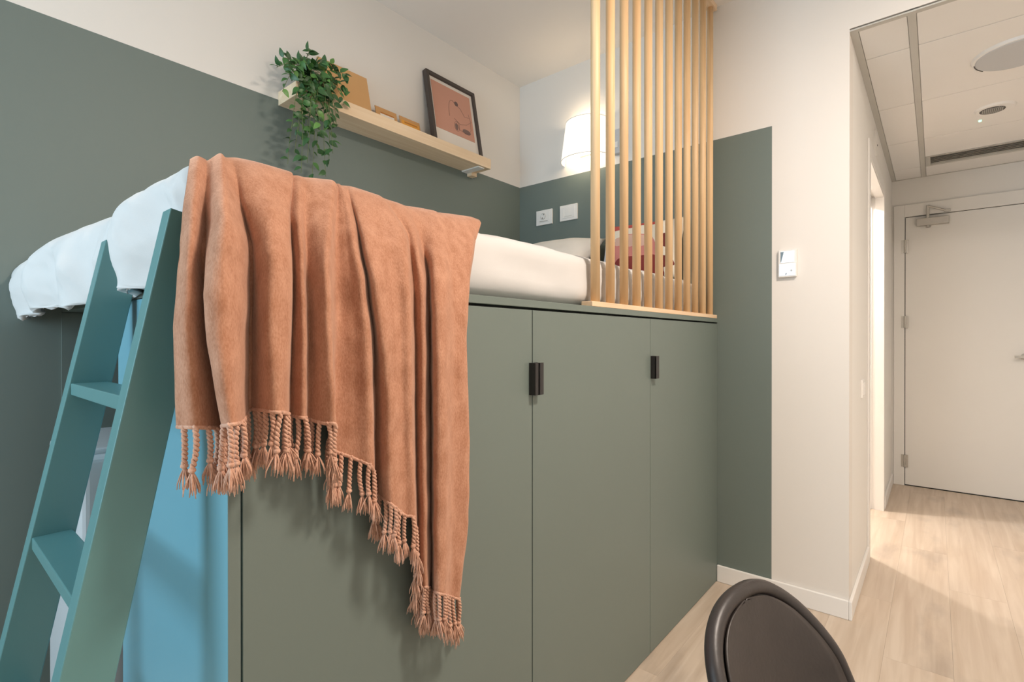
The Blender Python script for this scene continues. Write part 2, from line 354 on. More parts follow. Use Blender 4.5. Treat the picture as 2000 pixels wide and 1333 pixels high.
# hall ceiling fittings
rl = empty('round_ceiling_light', (.265, 3.0, HO), 'large flat round grey-white ceiling light set in the hall tiles', 'ceiling light')
bm = bmesh.new(); cyl(bm, (.265, 3.0, HO - .010), .146, .150, .0125, 48); ob('rim', bm, M['trim'], rl)
bm = bmesh.new(); cyl(bm, (.265, 3.0, HO - .013), .134, .138, .004, 48); ob('diffuser', bm, M['grey_plastic'], rl)
bm = bmesh.new(); tube(bm, [(.265 + .139 * math.cos(R(a)), 3.0 + .139 * math.sin(R(a)), HO - .012) for a in range(140, 182, 6)], .0016, 5); ob('clip', bm, M['dark_grille'], rl)
sd = empty('ceiling_speaker', (.235, 3.655, HO), 'small round perforated ceiling grille with white rim beside green light', 'ceiling grille')
bm = bmesh.new(); cyl(bm, (.235, 3.655, HO - .008), .074, .082, .0095, 40); ob('rim', bm, M['trim'], sd)
bm = bmesh.new(); cyl(bm, (.225, 3.655, HO - .0095), .050, .052, .003, 32); ob('grille', bm, M['dark_grille'], sd)
bm = bmesh.new()
for i in range(-6, 7):
    for j in range(-6, 7):
        if i * i + j * j < 36: box(bm, .225 + i * .0076 - .0026, .225 + i * .0076 + .0026, 3.655 + j * .0076 - .0026, 3.655 + j * .0076 + .0026, HO - .0112, HO - .0092)
setp(ob('perforation', bm, M['steel'], sd), kind='stuff')
bm = bmesh.new(); cyl(bm, (.185, 3.811, HO - .006), .006, .0075, .0078, 16)
setp(ob('indicator_light', bm, M['led']), 'tiny glowing green indicator light on the hall ceiling', 'indicator light')
lv = empty('linear_air_vent', (.24, 4.45, HO), 'long recessed grey slot air vent across the hall ceiling', 'air vent')
ob('frame', boxes((-.056, .534, 4.338, 4.352, HO - .002, HO + .018), (-.056, .534, 4.545, 4.572, HO - .002, HO + .018), (-.056, -.030, 4.352, 4.545, HO - .002, HO + .018), (.520, .534, 4.352, 4.545, HO - .002, HO + .018)), M['tbar'], lv)
ob('backing', boxes((-.030, .520, 4.352, 4.545, HO + .012, HO + .018)), M['tbar'], lv)
for i, yy in enumerate((4.372, 4.405, 4.440, 4.475, 4.510)):
    bm = bmesh.new(); hexa(bm, [(-.030, yy, HO + .001), (.520, yy, HO + .001), (.520, yy + .004, HO + .001), (-.030, yy + .004, HO + .001), (-.030, yy + .020, HO + .011), (.520, yy + .020, HO + .011), (.520, yy + .024, HO + .011), (-.030, yy + .024, HO + .011)])
    ob('slat', bm, M['tbar'], lv)
bm = bmesh.new(); cyl(bm, (XW, 3.467, 2.194), .072, .066, .008, 36, 'x'); al = ob('wall_cover_disc', bm, M['hall_wall'])
setp(al, 'flat round cover disc on the hall wall above the sliding door', 'cover')
bm = bmesh.new(); cyl(bm, (XW + .008, 3.50, 2.19), .005, .005, .002, 10, 'x'); ob('screw', bm, M['black'], al)
sw = empty('light_switch', (XW, 2.83, .875), 'pale switch plate low on the hall wall near the corner', 'switch')
ob('plate', boxes((XW, XW + .008, 2.785, 2.868, .835, .918)), M['trim'], sw, bevel=.002)
ob('rocker', boxes((XW + .008, XW + .012, 2.80, 2.853, .85, .903)), M['trim'], sw, bevel=.001)
setp(ob('access_panel', boxes((XW, XW + .004, 4.14, 4.63, .12, 1.116)), M['hall_wall'], bevel=.001), 'flush white access panel on the hall wall beside the entrance door', 'panel')

# bathroom light that falls through the pocket-door opening
bl = bpy.data.lights.new('bathroom_lamp_light', 'POINT'); bl.energy = 88; bl.color = (1, .93, .87); bl.shadow_soft_size = .05
blo = bpy.data.objects.new('bathroom_lamp_light', bl); COL.objects.link(blo); blo.location = (-.93, 3.77, 2.28)
# ceiling lamp of the room (above and behind the camera's view)
cl = empty('ceiling_lamp', (.48, 1.05, HC), 'round white flush ceiling lamp in the room', 'ceiling lamp')
bm = bmesh.new(); cyl(bm, (.48, 1.05, HC - .05), .20, .21, .05, 40); ob('housing', bm, M['plastic'], cl)

# ------------------------------------------------------------------ loft bed cabinet
CY0, CY1 = .293, 2.383
cab = empty('loft_bed_cabinet', (-1.0, 1.3, 0), 'tall grey-green wardrobe base of the loft bed with three doors', 'cabinet')
ob('top_panel', boxes((XL + .004, XC, CY0, CY1, 1.180, 1.198)), M['green'], cab, bevel=.0012)
ob('end_panel', boxes((-1.295, XC, CY0, CY0 + .018, 0, 1.1785)), M['daylit_panel'], cab, bevel=.001)
ob('carcass', boxes((-1.290, XC - .022, CY0 + .019, CY1, .0, 1.1785)), M['dark'], cab)
ob('wall_support_panel', boxes((XL + .001, XL + .008, CY0, CY1, 0, 1.1785)), M['green'], cab)
ob('inner_upright', boxes((-1.345, -1.297, CY0 + .004, CY0 + .022, .83, 1.1785)), M['daylit_panel'], cab, bevel=.001)
ob('filler_strip', boxes((XC - .02, XC - .001, 2.371, CY1, 0, 1.174)), M['green'], cab)
ob('edge_stile', boxes((XC - .018, XC + .0006, CY0 + .0006, CY0 + .0174, 0, 1.1735)), M['green'], cab)
for (a, b, hy0, hy1) in ((.3135, .9955, .983, .9955), (.9985, 1.6700, .9990, 1.017), (1.6725, 2.3695, 1.6735, 1.701)):
    dr = ob('door', boxes((XC - .019, XC, a, b, .004, 1.1735)), M['green'], cab, bevel=.001)
    bm = bmesh.new(); box(bm, XC, XC + .020, hy0, hy0 + .003 if hy0 > .99 else hy1, .965, 1.044)
    if hy0 > .99: box(bm, XC + .016, XC + .020, hy0, hy1, .965, 1.044)
    box(bm, XC, XC + .0015, hy0, hy1, .965, 1.044)
    ob('handle', bm, M['black'], dr, bevel=.0012)

# ------------------------------------------------------------------ slat screen
scr = empty('slat_screen', (-.784, 1.82, 1.198), 'pale wooden dowel screen standing from bed edge to ceiling', 'screen')
ob('base_rail', boxes((-.803, XC, 1.282, 2.375, 1.198, 1.2135)), M['pine_y'], scr, bevel=.0015)
ob('top_rail', boxes((-.803, XC, 1.282, 2.372, HC - .024, HC)), M['pine_y'], scr, bevel=.0015)
sm = None
for i in range(12):
    y = 1.332 + i * (2.336 - 1.332) / 11
    if sm is None:
        bm = bmesh.new(); cyl(bm, (0, 0, 0), .0142, .0142, HC - .024 - 1.2135, 28); sm = mesh('slat', bm)
        for f in sm.polygons: f.use_smooth = len(f.vertices) == 4
        sm.materials.append(M['pine'])
    o = bpy.data.objects.new('slat', sm); link(o, scr); o.location = Vector((-.785, y, 1.2135)) - scr.location

# ------------------------------------------------------------------ mattress, duvet, pillows
def fbm(x, y, z, s, seed=0): return noise.noise(Vector((x * s + seed, y * s - seed, z * s)))
MT = 1.362
def mattress():
    bm = bmesh.new()
    x0, x1, y0, y1, z0, z1 = XL + .010, -.812, .325, 2.262, 1.2005, MT
    nx, ny, nz = 22, 60, 9
    cx, cy, cz = (x0 + x1) / 2, (y0 + y1) / 2, (z0 + z1) / 2; hx, hy, hz = (x1 - x0) / 2, (y1 - y0) / 2, (z1 - z0) / 2
    bmesh.ops.create_grid(bm, x_segments=2, y_segments=2, size=1); bm.clear()
    def P(a, b, c):
        rr = .045
        q = Vector((a * hx, b * hy, c * hz)); inner = Vector((max(-hx + rr, min(hx - rr, q.x)), max(-hy + rr, min(hy - rr, q.y)), max(-hz + rr, min(hz - rr, q.z))))
        d = q - inner
        if d.length > 1e-9: d = d.normalized() * rr
        p = inner + d + Vector((cx, cy, cz))
        wv = .007 * fbm(p.x, p.y, p.z, 9, 3) + .006 * (.4 - abs(fbm(p.x, p.y + .5 * p.z, p.z, 13, 7))) + .003 * fbm(p.x, p.y * .6 + p.z * 2, p.z, 26, 5)
        n = Vector((a ** 7, b ** 7, c ** 7))
        if n.length > 0: n.normalize()
        p += n * wv * sstep(1.205, 1.25, p.z)
        if b > .93 and c > 0: p.z += .008 * fbm(p.x, 0, 0, 12, 1)
        return p
    def face(fn, na, nb):
        grid(bm, [[P(*fn(-1 + 2 * i / na, -1 + 2 * j / nb)) for j in range(nb + 1)] for i in range(na + 1)])
    for s in (-1, 1):
        face(lambda a, b: (a, b, s), nx, ny); face(lambda a, b: (s, a, b), ny, nz); face(lambda a, b: (a, s, b), nx, nz)
    bmesh.ops.remove_doubles(bm, verts=bm.verts, dist=1e-5)
    return bm
mo = ob('mattress', mattress(), M['sheet'], smooth=True)
setp(mo, 'mattress in white sheet on the loft bed base behind the slats', 'mattress')

def duvet():
    """a soft cover laid over the foot of the mattress, falling over its foot end and front corner"""
    bm = bmesh.new(); nx, ny = 150, 130
    xe, ye, r = -.905, .330, .062
    P = []
    for i in range(nx + 1):
        x = lerp(XL + .008, xe + .175, i / nx); row = []
        for j in range(ny + 1):
            y = lerp(.80, ye - .255, (j / ny) ** .85)
            if i == nx: pass
            dx, dy = max(0, x - xe), max(0, ye - y)
            d = math.hypot(dx, dy)
            px, py = min(x, xe), max(y, ye)
            base = 1.372 + .010 * sstep(-1.5, -.95, px) - .02 * sstep(-1.35, -1.9, px) * sstep(.9, .3, py)
            puff = .011 * fbm(x, y, 0, 6, 2) + .007 * (.4 - abs(fbm(x + .3 * y, y, 0, 11, 8))) + .004 * (.4 - abs(fbm(x, y + .4 * x, 0, 24, 5)))
            if d <= 0: p = Vector((px, py, base + puff))
            else:
                ux, uy = dx / d, -dy / d
                # the fall reaches further out towards the wall and between the ladder rails
                ext = 0
                if dy > 0: ext = (.075 * sstep(-1.15, -1.6, px) + .030 * math.exp(-((px + 1.06) / .09) ** 2)) * dy / d
                lim = .115 + .075 * sstep(.3, 1, dy / d)
                lim += .014 * fbm(px, dx, 0, 6, 4)
                if d < r * math.pi / 2: h, z = r * math.sin(d / r), r * (1 - math.cos(d / r))
                else: h, z = r, r + (d - r * math.pi / 2)
                z = min(z, lim + .18 * max(0, z - lim))
                k = min(1, d / .08)
                fold = .012 * math.sin(px * 34 + 3 * fbm(px, 0, 0, 3, 6)) * sstep(.05, .16, d) + puff * 1.3
                h += ext * sstep(0, .12, d) + fold * k - .014 * sstep(.12, .2, z)
                p = Vector((px + ux * h, py + uy * h, base - z + puff * (1 - k)))
            p.x = max(p.x, XL + .006)
            row.append(p)
        P.append(row)
    grid(bm, P)
    return bm
du = ob('duvet', duvet(), M['sheet'], smooth=True)
s_ = du.modifiers.new('thickness', 'SOLIDIFY'); s_.thickness = .014; s_.offset = -1
setp(du, 'crumpled white duvet spilling over the foot end of the loft bed', 'duvet')

def pillow_bm(w, h, t, seed, corner=.16):
    bm = bmesh.new(); n = 22; rows = []
    for s in (1, -1):
        P = []
        for i in range(n + 1):
            a = -1 + 2 * i / n; row = []
            for j in range(n + 1):
                b = -1 + 2 * j / n
                e = (max(0, 1 - abs(a) ** 2.6) * max(0, 1 - abs(b) ** 2.6)) ** .55
                k = 1 - corner * .5 * (a * a * (1 - b * b) * 0) - .05 * ((1 - a * a) * b * b + (1 - b * b) * a * a)
                q = Vector((a * w / 2 * k, s * t / 2 * e, b * h / 2 * k))
                q.y += s * .01 * e * fbm(a, b, s, 2.2, seed)
                row.append(q)
            P.append(row)
        grid(bm, P)
    bmesh.ops.remove_doubles(bm, verts=bm.verts, dist=1e-4)
    return bm
pl = ob('pillow', pillow_bm(.54, .42, .15, 3), M['pillow'], smooth=True)
pl.location = (-1.575, 2.155, MT + .150); pl.rotation_euler = (R(-58), 0, 0)
setp(pl, 'plain ivory bed pillow lying at the head of the mattress', 'pillow')

def cushmat():
    """abstract cushion print: ivory ground, red and pink shapes, a black wavering line"""
    m, nt, p = newmat('abstract_print_cotton')
    tc = N(nt, 'ShaderNodeTexCoord'); sp = N(nt, 'ShaderNodeSeparateXYZ'); nt.links.new(tc.outputs['Object'], sp.inputs[0])
    nz = N(nt, 'ShaderNodeTexNoise'); nz.inputs['Scale'].default_value = 9; nt.links.new(tc.outputs['Object'], nz.inputs['Vector'])
    def math_(op, a, b):
        q = N(nt, 'ShaderNodeMath', operation=op)
        for k, v in enumerate((a, b)):
            if isinstance(v, (int, float)): q.inputs[k].default_value = v
            else: nt.links.new(v, q.inputs[k])
        return q.outputs[0]
    wob = math_('MULTIPLY', math_('SUBTRACT', nz.outputs['Fac'], .5), .07)
    X = math_('ADD', math_('MULTIPLY', sp.outputs[0], 1.1), wob); Z = math_('ADD', math_('MULTIPLY', sp.outputs[2], 1.32), wob)
    out = None
    def layer(fac, col):
        nonlocal out
        mx = N(nt, 'ShaderNodeMix', data_type='RGBA'); nt.links.new(fac, mx.inputs[0]); mx.inputs[7].default_value = (*col, 1)
        if out is None: mx.inputs[6].default_value = (.78, .70, .58, 1)
        else: nt.links.new(out, mx.inputs[6])
        out = mx.outputs[2]
    def ell(cx, cz, rx, rz):
        a = math_('POWER', math_('ABSOLUTE', math_('DIVIDE', math_('SUBTRACT', X, cx), rx), 0), 4.0); b = math_('POWER', math_('ABSOLUTE', math_('DIVIDE', math_('SUBTRACT', Z, cz), rz), 0), 4.0)
        return math_('LESS_THAN', math_('ADD', a, b), 1)
    layer(ell(-.20, -.04, .045, .16), (.74, .77, .84))
    layer(ell(-.02, -.03, .125, .115), (.60, .22, .19))
    layer(ell(-.03, .045, .11, .035), (.66, .42, .33))
    layer(ell(-.06, .170, .15, .030), (.46, .075, .065))
    layer(ell(.01, -.135, .13, .075), (.24, .035, .030))
    layer(ell(.155, .04, .028, .045), (.15, .025, .022))
    layer(ell(.155, -.10, .03, .04), (.18, .03, .025))
    line = math_('LESS_THAN', math_('ABSOLUTE', math_('ADD', math_('ADD', X, .175), math_('MULTIPLY', Z, .35)), 0), .006)
    layer(math_('MULTIPLY', line, math_('LESS_THAN', Z, .12)), (.02, .02, .022))
    nt.links.new(out, p.inputs['Base Color']); p.inputs['Roughness'].default_value = .85
    return m
cu = ob('cushion', pillow_bm(.40, .30, .12, 9), cushmat(), smooth=True)
cu.location = (-1.082, 2.262, MT + .162); cu.rotation_euler = (R(-14), 0, R(4))
setp(cu, 'square cushion printed with red and pink abstract shapes behind the slats', 'cushion')

# ------------------------------------------------------------------ rust throw with tassels
# each entry: crease or ridge of the cloth as seen in the photo: [(v, u) ... from bed edge to hem], depth in m
F = [
 ([(312, 372), (400, 360), (500, 351), (640, 340), (835, 345)], -.020),
 ([(306, 388), (400, 380), (500, 372), (640, 366), (836, 385)], .006),
 ([(314, 404), (400, 402), (500, 401), (600, 408), (700, 416), (837, 444)], -.026),
 ([(306, 420), (432, 419), (500, 409), (576, 400), (672, 407), (833, 435)], .022),
 ([(300, 432), (430, 442), (500, 440), (585, 436), (715, 440), (830, 455)], .046),
 ([(306, 440), (367, 446), (463, 472), (585, 474), (715, 470), (824, 473)], .018),
 ([(308, 452), (400, 470), (476, 490), (628, 489), (715, 486), (803, 486)], -.030),
 ([(310, 470), (400, 485), (476, 503), (628, 507), (715, 508), (802, 511)], .004),
 ([(318, 510), (400, 525), (470, 533), (600, 530), (700, 530), (806, 535)], .036),
 ([(335, 566), (411, 560), (541, 566), (650, 563), (715, 559), (808, 558)], .026),
 ([(343, 572), (420, 566), (541, 571), (650, 569), (715, 567), (812, 566)], -.020),
 ([(343, 584), (420, 583), (498, 588), (672, 593), (817, 592)], .010),
 ([(347, 598), (420, 597), (498, 599), (672, 603), (820, 602)], -.012),
 ([(350, 628), (420, 624), (498, 626), (650, 630), (828, 634)], .020),
 ([(352, 652), (420, 645), (498, 642), (628, 644), (832, 655)], .030),
 ([(362, 660), (420, 656), (498, 655), (628, 657), (760, 655), (874, 642)], -.010),
 ([(360, 664), (430, 672), (541, 682), (650, 690), (760, 692), (896, 690)], .002),
 ([(362, 668), (430, 685), (541, 705), (650, 720), (760, 722), (915, 727)], .020),
 ([(364, 676), (430, 696), (541, 716), (650, 729), (760, 732), (960, 734)], -.018),
 ([(366, 690), (430, 706), (541, 728), (628, 740), (760, 755), (985, 762)], .026),
 ([(374, 720), (430, 745), (541, 770), (628, 776), (760, 782), (1008, 790)], .020),
 ([(382, 742), (454, 788), (541, 797), (628, 801), (859, 803), (1022, 811)], .026),
 ([(388, 752), (454, 796), (541, 806), (628, 809), (859, 812), (1136, 816)], -.014),
 ([(396, 778), (454, 808), (541, 824), (628, 827), (859, 828), (1148, 832)], .012),
 ([(404, 800), (454, 820), (541, 836), (628, 840), (859, 842), (1152, 843)], -.034),
 ([(412, 848), (454, 846), (541, 846), (628, 848), (859, 850), (1158, 851)], .022),
 ([(416, 858), (454, 860), (541, 868), (628, 868), (859, 869), (1164, 868)], .030),
 ([(418, 868), (454, 876), (541, 885), (628, 887), (859, 888), (1168, 882)], .012),
 ([(424, 922), (480, 922), (541, 916), (672, 910), (859, 916), (1020, 914), (1172, 896)], .012),
 ([(430, 941), (480, 926), (541, 917), (672, 908), (859, 913), (1020, 911), (1172, 892)], -.030),
]
SUB, ROWS = 9, 110
def throw_point(t, s):
    """cloth point: t runs along the bed edge, s from bed edge (0) to hem (1)"""
    vt = catmull([f[0][0][0] for f in F], t); vh = catmull([f[0][-1][0] for f in F], t)
    v = lerp(vt, vh, s)
    us = []
    i = min(int(t), len(F) - 2)
    for k in range(len(F)):
        if abs(k - i) > 3: us.append(0); continue
        pts = F[k][0]; vk = lerp(pts[0][0], pts[-1][0], s); us.append(interp(pts, vk))
    u = catmull(us, t) if 0 < i < len(F) - 2 else lerp(us[i], us[i + 1], t - i)
    dp = catmull([f[1] for f in F], t)
    q = v - vt
    xb = interp([(0, -.846), (10, -.826), (30, -.806), (90, -.768), (180, -.742), (300, -.732), (900, -.728)], q)
    dd = dp * (.20 + .80 * sstep(0, 190, q)) * (1 + .15 * fbm(t, s * 3, 0, .8, 1))
    x = max(xb + dd, interp([(0, -.856), (40, -.812), (90, -.797), (180, -.757), (900, -.757)], q))
    p = on(0, x, u, v)
    p.x += .0025 * fbm(p.y, p.z, 0, 22, 3)
    return p
def throw_bm():
    bm = bmesh.new(); n = (len(F) - 1) * SUB; P = []
    for i in range(n + 1):
        t = i / SUB; top = throw_point(t, 0); nxt = throw_point(t, .012); row = []
        for k in range(14, 0, -1):
            q = k / 14
            y = top.y + q * lerp(.17, -.02, t / (len(F) - 1))
            row.append(Vector((top.x - .012 - .33 * q, y, lerp(top.z, 1.402, min(1, q * 3)) + .006 * math.sin(q * 3.1) + .004 * math.sin(t * 2.1 + q * 2))))
        for j in range(ROWS + 1): row.append(throw_point(t, j / ROWS))
        P.append(row)
    V = grid(bm, P)
    for _ in range(2): bmesh.ops.smooth_vert(bm, verts=bm.verts, factor=.35, use_axis_x=True, use_axis_y=True, use_axis_z=True)
    hem = [V[i][-1].co.copy() for i in range(n + 1)]
    return bm, hem
bm, HEM = throw_bm()
thr = empty('throw_blanket', (-.75, .5, 1.39), 'rust orange knitted throw with tassels draped over the bed edge', 'throw')
cl_ = ob('cloth', bm, M['throw'], thr, smooth=True)
s_ = cl_.modifiers.new('thickness', 'SOLIDIFY'); s_.thickness = .0035; s_.offset = 0
def tassel_mesh(seed):
    rnd = random.Random(seed); bm = bmesh.new(); L = rnd.uniform(.046, .056); turns = L / .0125
    sway = [(rnd.uniform(-.003, .003), rnd.uniform(-.003, .003)) for _ in range(2)]
    def axis(q): return Vector((sway[0][0] * math.sin(q * 3) + sway[1][0] * q, sway[0][1] * math.sin(q * 3) + sway[1][1] * q, -L * q))
    for ph in (0, math.pi):
        pts = []
        for k in range(27):
            q = k / 26; a = ph + q * turns * 2 * math.pi
            pts.append(axis(q) + Vector((math.cos(a), math.sin(a), 0)) * .0019)
        tube(bm, pts, .0021, 6)
    kn = axis(1)
    tube(bm, [kn + Vector((0, 0, z)) for z in (.003, .0005, -.0025, -.005)], [.002, .0044, .0044, .002], 8)
    for k in range(22):
        a = rnd.uniform(0, 2 * math.pi); sp = rnd.uniform(.001, .0095) * (1 if rnd.random() < .85 else 1.7); ln = rnd.uniform(.024, .036)
        d = Vector((math.cos(a), math.sin(a), 0)); c = rnd.uniform(-.003, .003); e = Vector((-d.y, d.x, 0)) * c
        tube(bm, [kn + Vector((0, 0, -.002)), kn + d * sp * .55 + Vector((0, 0, -ln * .4)), kn + d * sp * .95 + e * .6 + Vector((0, 0, -ln * .75)), kn + d * sp + e + Vector((0, 0, -ln))], [.0011, .0010, .0009, .0005], 4)
    m = mesh('tassel', bm, True); m.materials.append(M['tassel']); return m
TM = [tassel_mesh(k) for k in range(6)]
acc = .006; rt = random.Random(4)
for a, b in zip(HEM, HEM[1:]):
    seg = (b - a).length
    acc += seg
    if acc >= .0150:
        acc = rt.uniform(-.002, .003)
        o = bpy.data.objects.new('tassel', TM[rt.randrange(6)]); link(o, thr); o.location = b - thr.location + Vector((.001, 0, .002))
        o.rotation_euler = (rt.uniform(-.07, .07), rt.uniform(-.05, .03), rt.uniform(0, 6.28)); k = rt.uniform(.94, 1.08); o.scale = (1.05, 1.05, k)
# narrow twisted selvedge along the hem
bm = bmesh.new(); tube(bm, HEM, .0032, 6); ob('hem', bm, M['tassel'], thr, smooth=True)

# ------------------------------------------------------------------ ladder
LX0, LX1, LT = -1.226, -.835, .034          # outer faces of the two rails, rail thickness
SL = (.245 - .124) / (1.288 - .675)         # lean: metres of y per metre of height
def ly(z): return .245 - SL * (1.288 - z)
lad = empty('bed_ladder', (-1.03, .02, 0), 'daylight-tinted lacquered ladder leaning against the foot of the loft bed', 'ladder')
LD = .062
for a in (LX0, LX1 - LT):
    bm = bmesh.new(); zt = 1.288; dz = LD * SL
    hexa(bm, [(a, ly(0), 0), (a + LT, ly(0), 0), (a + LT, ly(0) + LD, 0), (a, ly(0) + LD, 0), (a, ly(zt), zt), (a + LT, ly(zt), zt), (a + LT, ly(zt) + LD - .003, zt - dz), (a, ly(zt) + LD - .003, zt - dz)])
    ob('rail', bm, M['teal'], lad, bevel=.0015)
    ob('foot_cap', boxes((a - .001, a + LT + .001, ly(0) - .001, ly(0) + LD + .001, -.0005, .012)), M['black'], lad)
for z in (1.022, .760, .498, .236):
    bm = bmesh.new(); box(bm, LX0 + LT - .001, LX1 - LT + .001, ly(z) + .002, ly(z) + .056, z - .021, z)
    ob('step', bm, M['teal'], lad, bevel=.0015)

# ------------------------------------------------------------------ white appliance in the niche
AX = -1.352
t_ = on(0, AX, 172, 892)
ap = empty('portable_appliance', (-1.52, .42, 0), 'pale grey plastic appliance standing under the bed behind the ladder', 'appliance')
ay = on(0, AX, 156, 1020).y
ob('body', boxes((-1.70, AX, ay, ay + .36, .0, t_.z)), M['grey_plastic'], ap, bevel=.016, seg=4)
ob('lid', boxes((-1.68, AX - .012, ay + .014, ay + .34, t_.z - .004, t_.z + .012)), M['grey_plastic'], ap, bevel=.006, seg=3)
fc = bpy.data.curves.new('lettering', 'FONT'); fc.body = 'Ca'; fc.size = .020; fc.extrude = .0004
fo = bpy.data.objects.new('tmp_text', fc); COL.objects.link(fo)
bpy.context.view_layer.update()
me = bpy.data.meshes.new_from_object(fo.evaluated_get(bpy.context.evaluated_depsgraph_get())); COL.objects.unlink(fo); bpy.data.objects.remove(fo)
me.materials.clear(); me.materials.append(M['ink_black'])
to = bpy.data.objects.new('lettering', me); link(to, ap); tp = on(0, AX, 187, 970)
to.location = Vector((AX + .0006, tp.y, tp.z)) - ap.location; to.rotation_euler = (R(90), 0, R(90))

# ------------------------------------------------------------------ wall shelf and what stands on it
SX, SZ0, SZ1, SY0, SY1 = -1.79, 1.993, 2.045, .920, 1.976
sh = empty('wall_shelf', (-1.86, 1.45, SZ0), 'long pale wood floating shelf on the left wall above the bed', 'shelf')
ob('board', boxes((XL, SX, SY0, SY1, SZ0, SZ1)), M['shelf'], sh, bevel=.0015)
ob('bracket_plate', boxes((XL + .002, -1.800, 1.893, 1.936, SZ0 - .006, SZ0)), M['plastic'], sh, bevel=.001)
ob('wall_cleat', boxes((XL, XL + .034, 1.936, SY1, SZ0 - .020, SZ0)), M['shelf'], sh, bevel=.001)

def leaning(xb, xt, y0, y1, z0, z1, th):
    """board leaning on the wall: bottom edge at xb, top edge at xt; local frame with origin bottom centre, x along the shelf, z up the board, -y out of the front"""
    L = math.hypot(z1 - z0, xt - xb); a = math.atan2(xb - xt, z1 - z0)
    mt = Matrix.Translation((xb, (y0 + y1) / 2, z0)) @ Matrix.Rotation(R(90), 4, 'Z') @ Matrix.Rotation(-a, 4, 'X')
    return mt, y1 - y0, L
def place(o, mt): o.location = mt.to_translation(); o.rotation_euler = mt.to_euler()
# local frame after the 90 degree turn: x -> +Y of the room, y -> -X (into the wall)
mt, W_, L_ = leaning(-1.838, -1.906, 1.628, 1.965, SZ1 + .002, 2.418, .018)
pf = empty('picture_frame', (0, 0, 0), 'dark brown framed salmon pink print of a line-drawn seated figure', 'picture'); place(pf, mt)
b = .018; h = W_ / 2
ob('frame', boxes((-h, -h + b, -.006, .020, 0, L_), (h - b, h, -.006, .020, 0, L_), (-h + b, h - b, -.006, .020, 0, b), (-h + b, h - b, -.006, .020, L_ - b, L_)), M['frame_brown'], pf, False, bevel=.001)
ob('mat_board', boxes((-h + b, h - b, .006, .012, b, L_ - b)), M['mat'], pf, False)
pr_ = ob('print', boxes((-h + .033, h - .036, .0050, .0062, .090, L_ - .036)), M['pink'], pf, False)
bm = bmesh.new(); yy = .0044
def stroke(pts, r=.0007): tube(bm, [(x_, yy, z_) for x_, z_ in pts], r, 5)
cx, cz = .055, .150
stroke([(cx - .060 + .030 * math.cos(R(a)), cz + .052 + .075 * math.sin(R(a))) for a in range(60, 210, 15)], .0009)
stroke([(cx - .026, cz + .108), (cx - .004, cz + .098), (cx + .020, cz + .064), (cx + .052, cz + .068)])
stroke([(cx - .058, cz + .030), (cx - .02, cz + .008), (cx + .03, cz + .022), (cx + .070, cz + .052)])
stroke([(cx + .052, cz + .088), (cx + .062, cz + .052), (cx + .058, cz + .000), (cx + .04, cz - .02)])
stroke([(cx - .040, cz + .002), (cx - .030, cz - .022), (cx + .010, cz - .03), (cx + .040, cz - .022)])
stroke([(cx - .045 + .018 * math.cos(R(a)), cz - .010 + .026 * math.sin(R(a))) for a in range(0, 361, 30)])
ob('line_drawing', bm, M['ink'], pr_, False)
bm = bmesh.new(); cyl(bm, (cx - .030, .0046, cz + .118), .013, .013, .0005, 18, 'y'); ob('hair_mark', bm, M['hair_ink'], pr_, False)
def oval(x_, z_, rx, rz):
    bm = bmesh.new(); vs_ = [bm.verts.new((x_ + rx * math.cos(2 * math.pi * k / 20), .0046, z_ + rz * math.sin(2 * math.pi * k / 20))) for k in range(20)]; bm.faces.new(vs_); return bm
ob('wheel_mark', oval(cx + .022, cz - .020, .030, .014), M['ink'], pr_, False)
ob('wheel_mark', oval(cx - .048, cz - .012, .010, .019), M['ink'], pr_, False)

mt, W_, L_ = leaning(-1.862, -1.908, 1.070, 1.300, SZ1 + .001, 2.240, .012)
bd = ob('kraft_board', boxes((-W_ / 2, W_ / 2, 0, .010, 0, L_)), M['kraft'], bevel=.001); place(bd, mt)
setp(bd, 'plain tan board leaning on the wall behind the trailing plant', 'board')
for (y0, y1, m2, lab) in ((1.330, 1.445, 'card', 'small tan card beside the kraft board on the shelf'), (1.462, 1.580, 'amber', 'small amber orange card next to the dark picture frame')):
    mt, W_, L_ = leaning(-1.868, -1.890, y0, y1, SZ1 + .001, 2.131, .006)
    c_ = empty('postcard', (0, 0, 0), lab, 'card', 'small cards on the shelf'); place(c_, mt)
    ob('card', boxes((-W_ / 2, W_ / 2, .001, .005, 0, L_)), M['card'], c_, False, bevel=.0006)
    if m2 == 'amber': ob('printed_field', boxes((-W_ / 2 + .008, W_ / 2 - .008, .0003, .001, .006, L_ - .018)), M['amber'], c_, False)
    else: ob('printed_field', boxes((-W_ / 2 + .022, W_ / 2 - .018, .0003, .001, .008, L_ - .030)), M['mat'], c_, False)
    ob('printed_band', boxes((-W_ / 2 + .024, W_ / 2 - .018, .0001, .0007, L_ - .030, L_ - .023)), M['amber_dark'], c_, False)

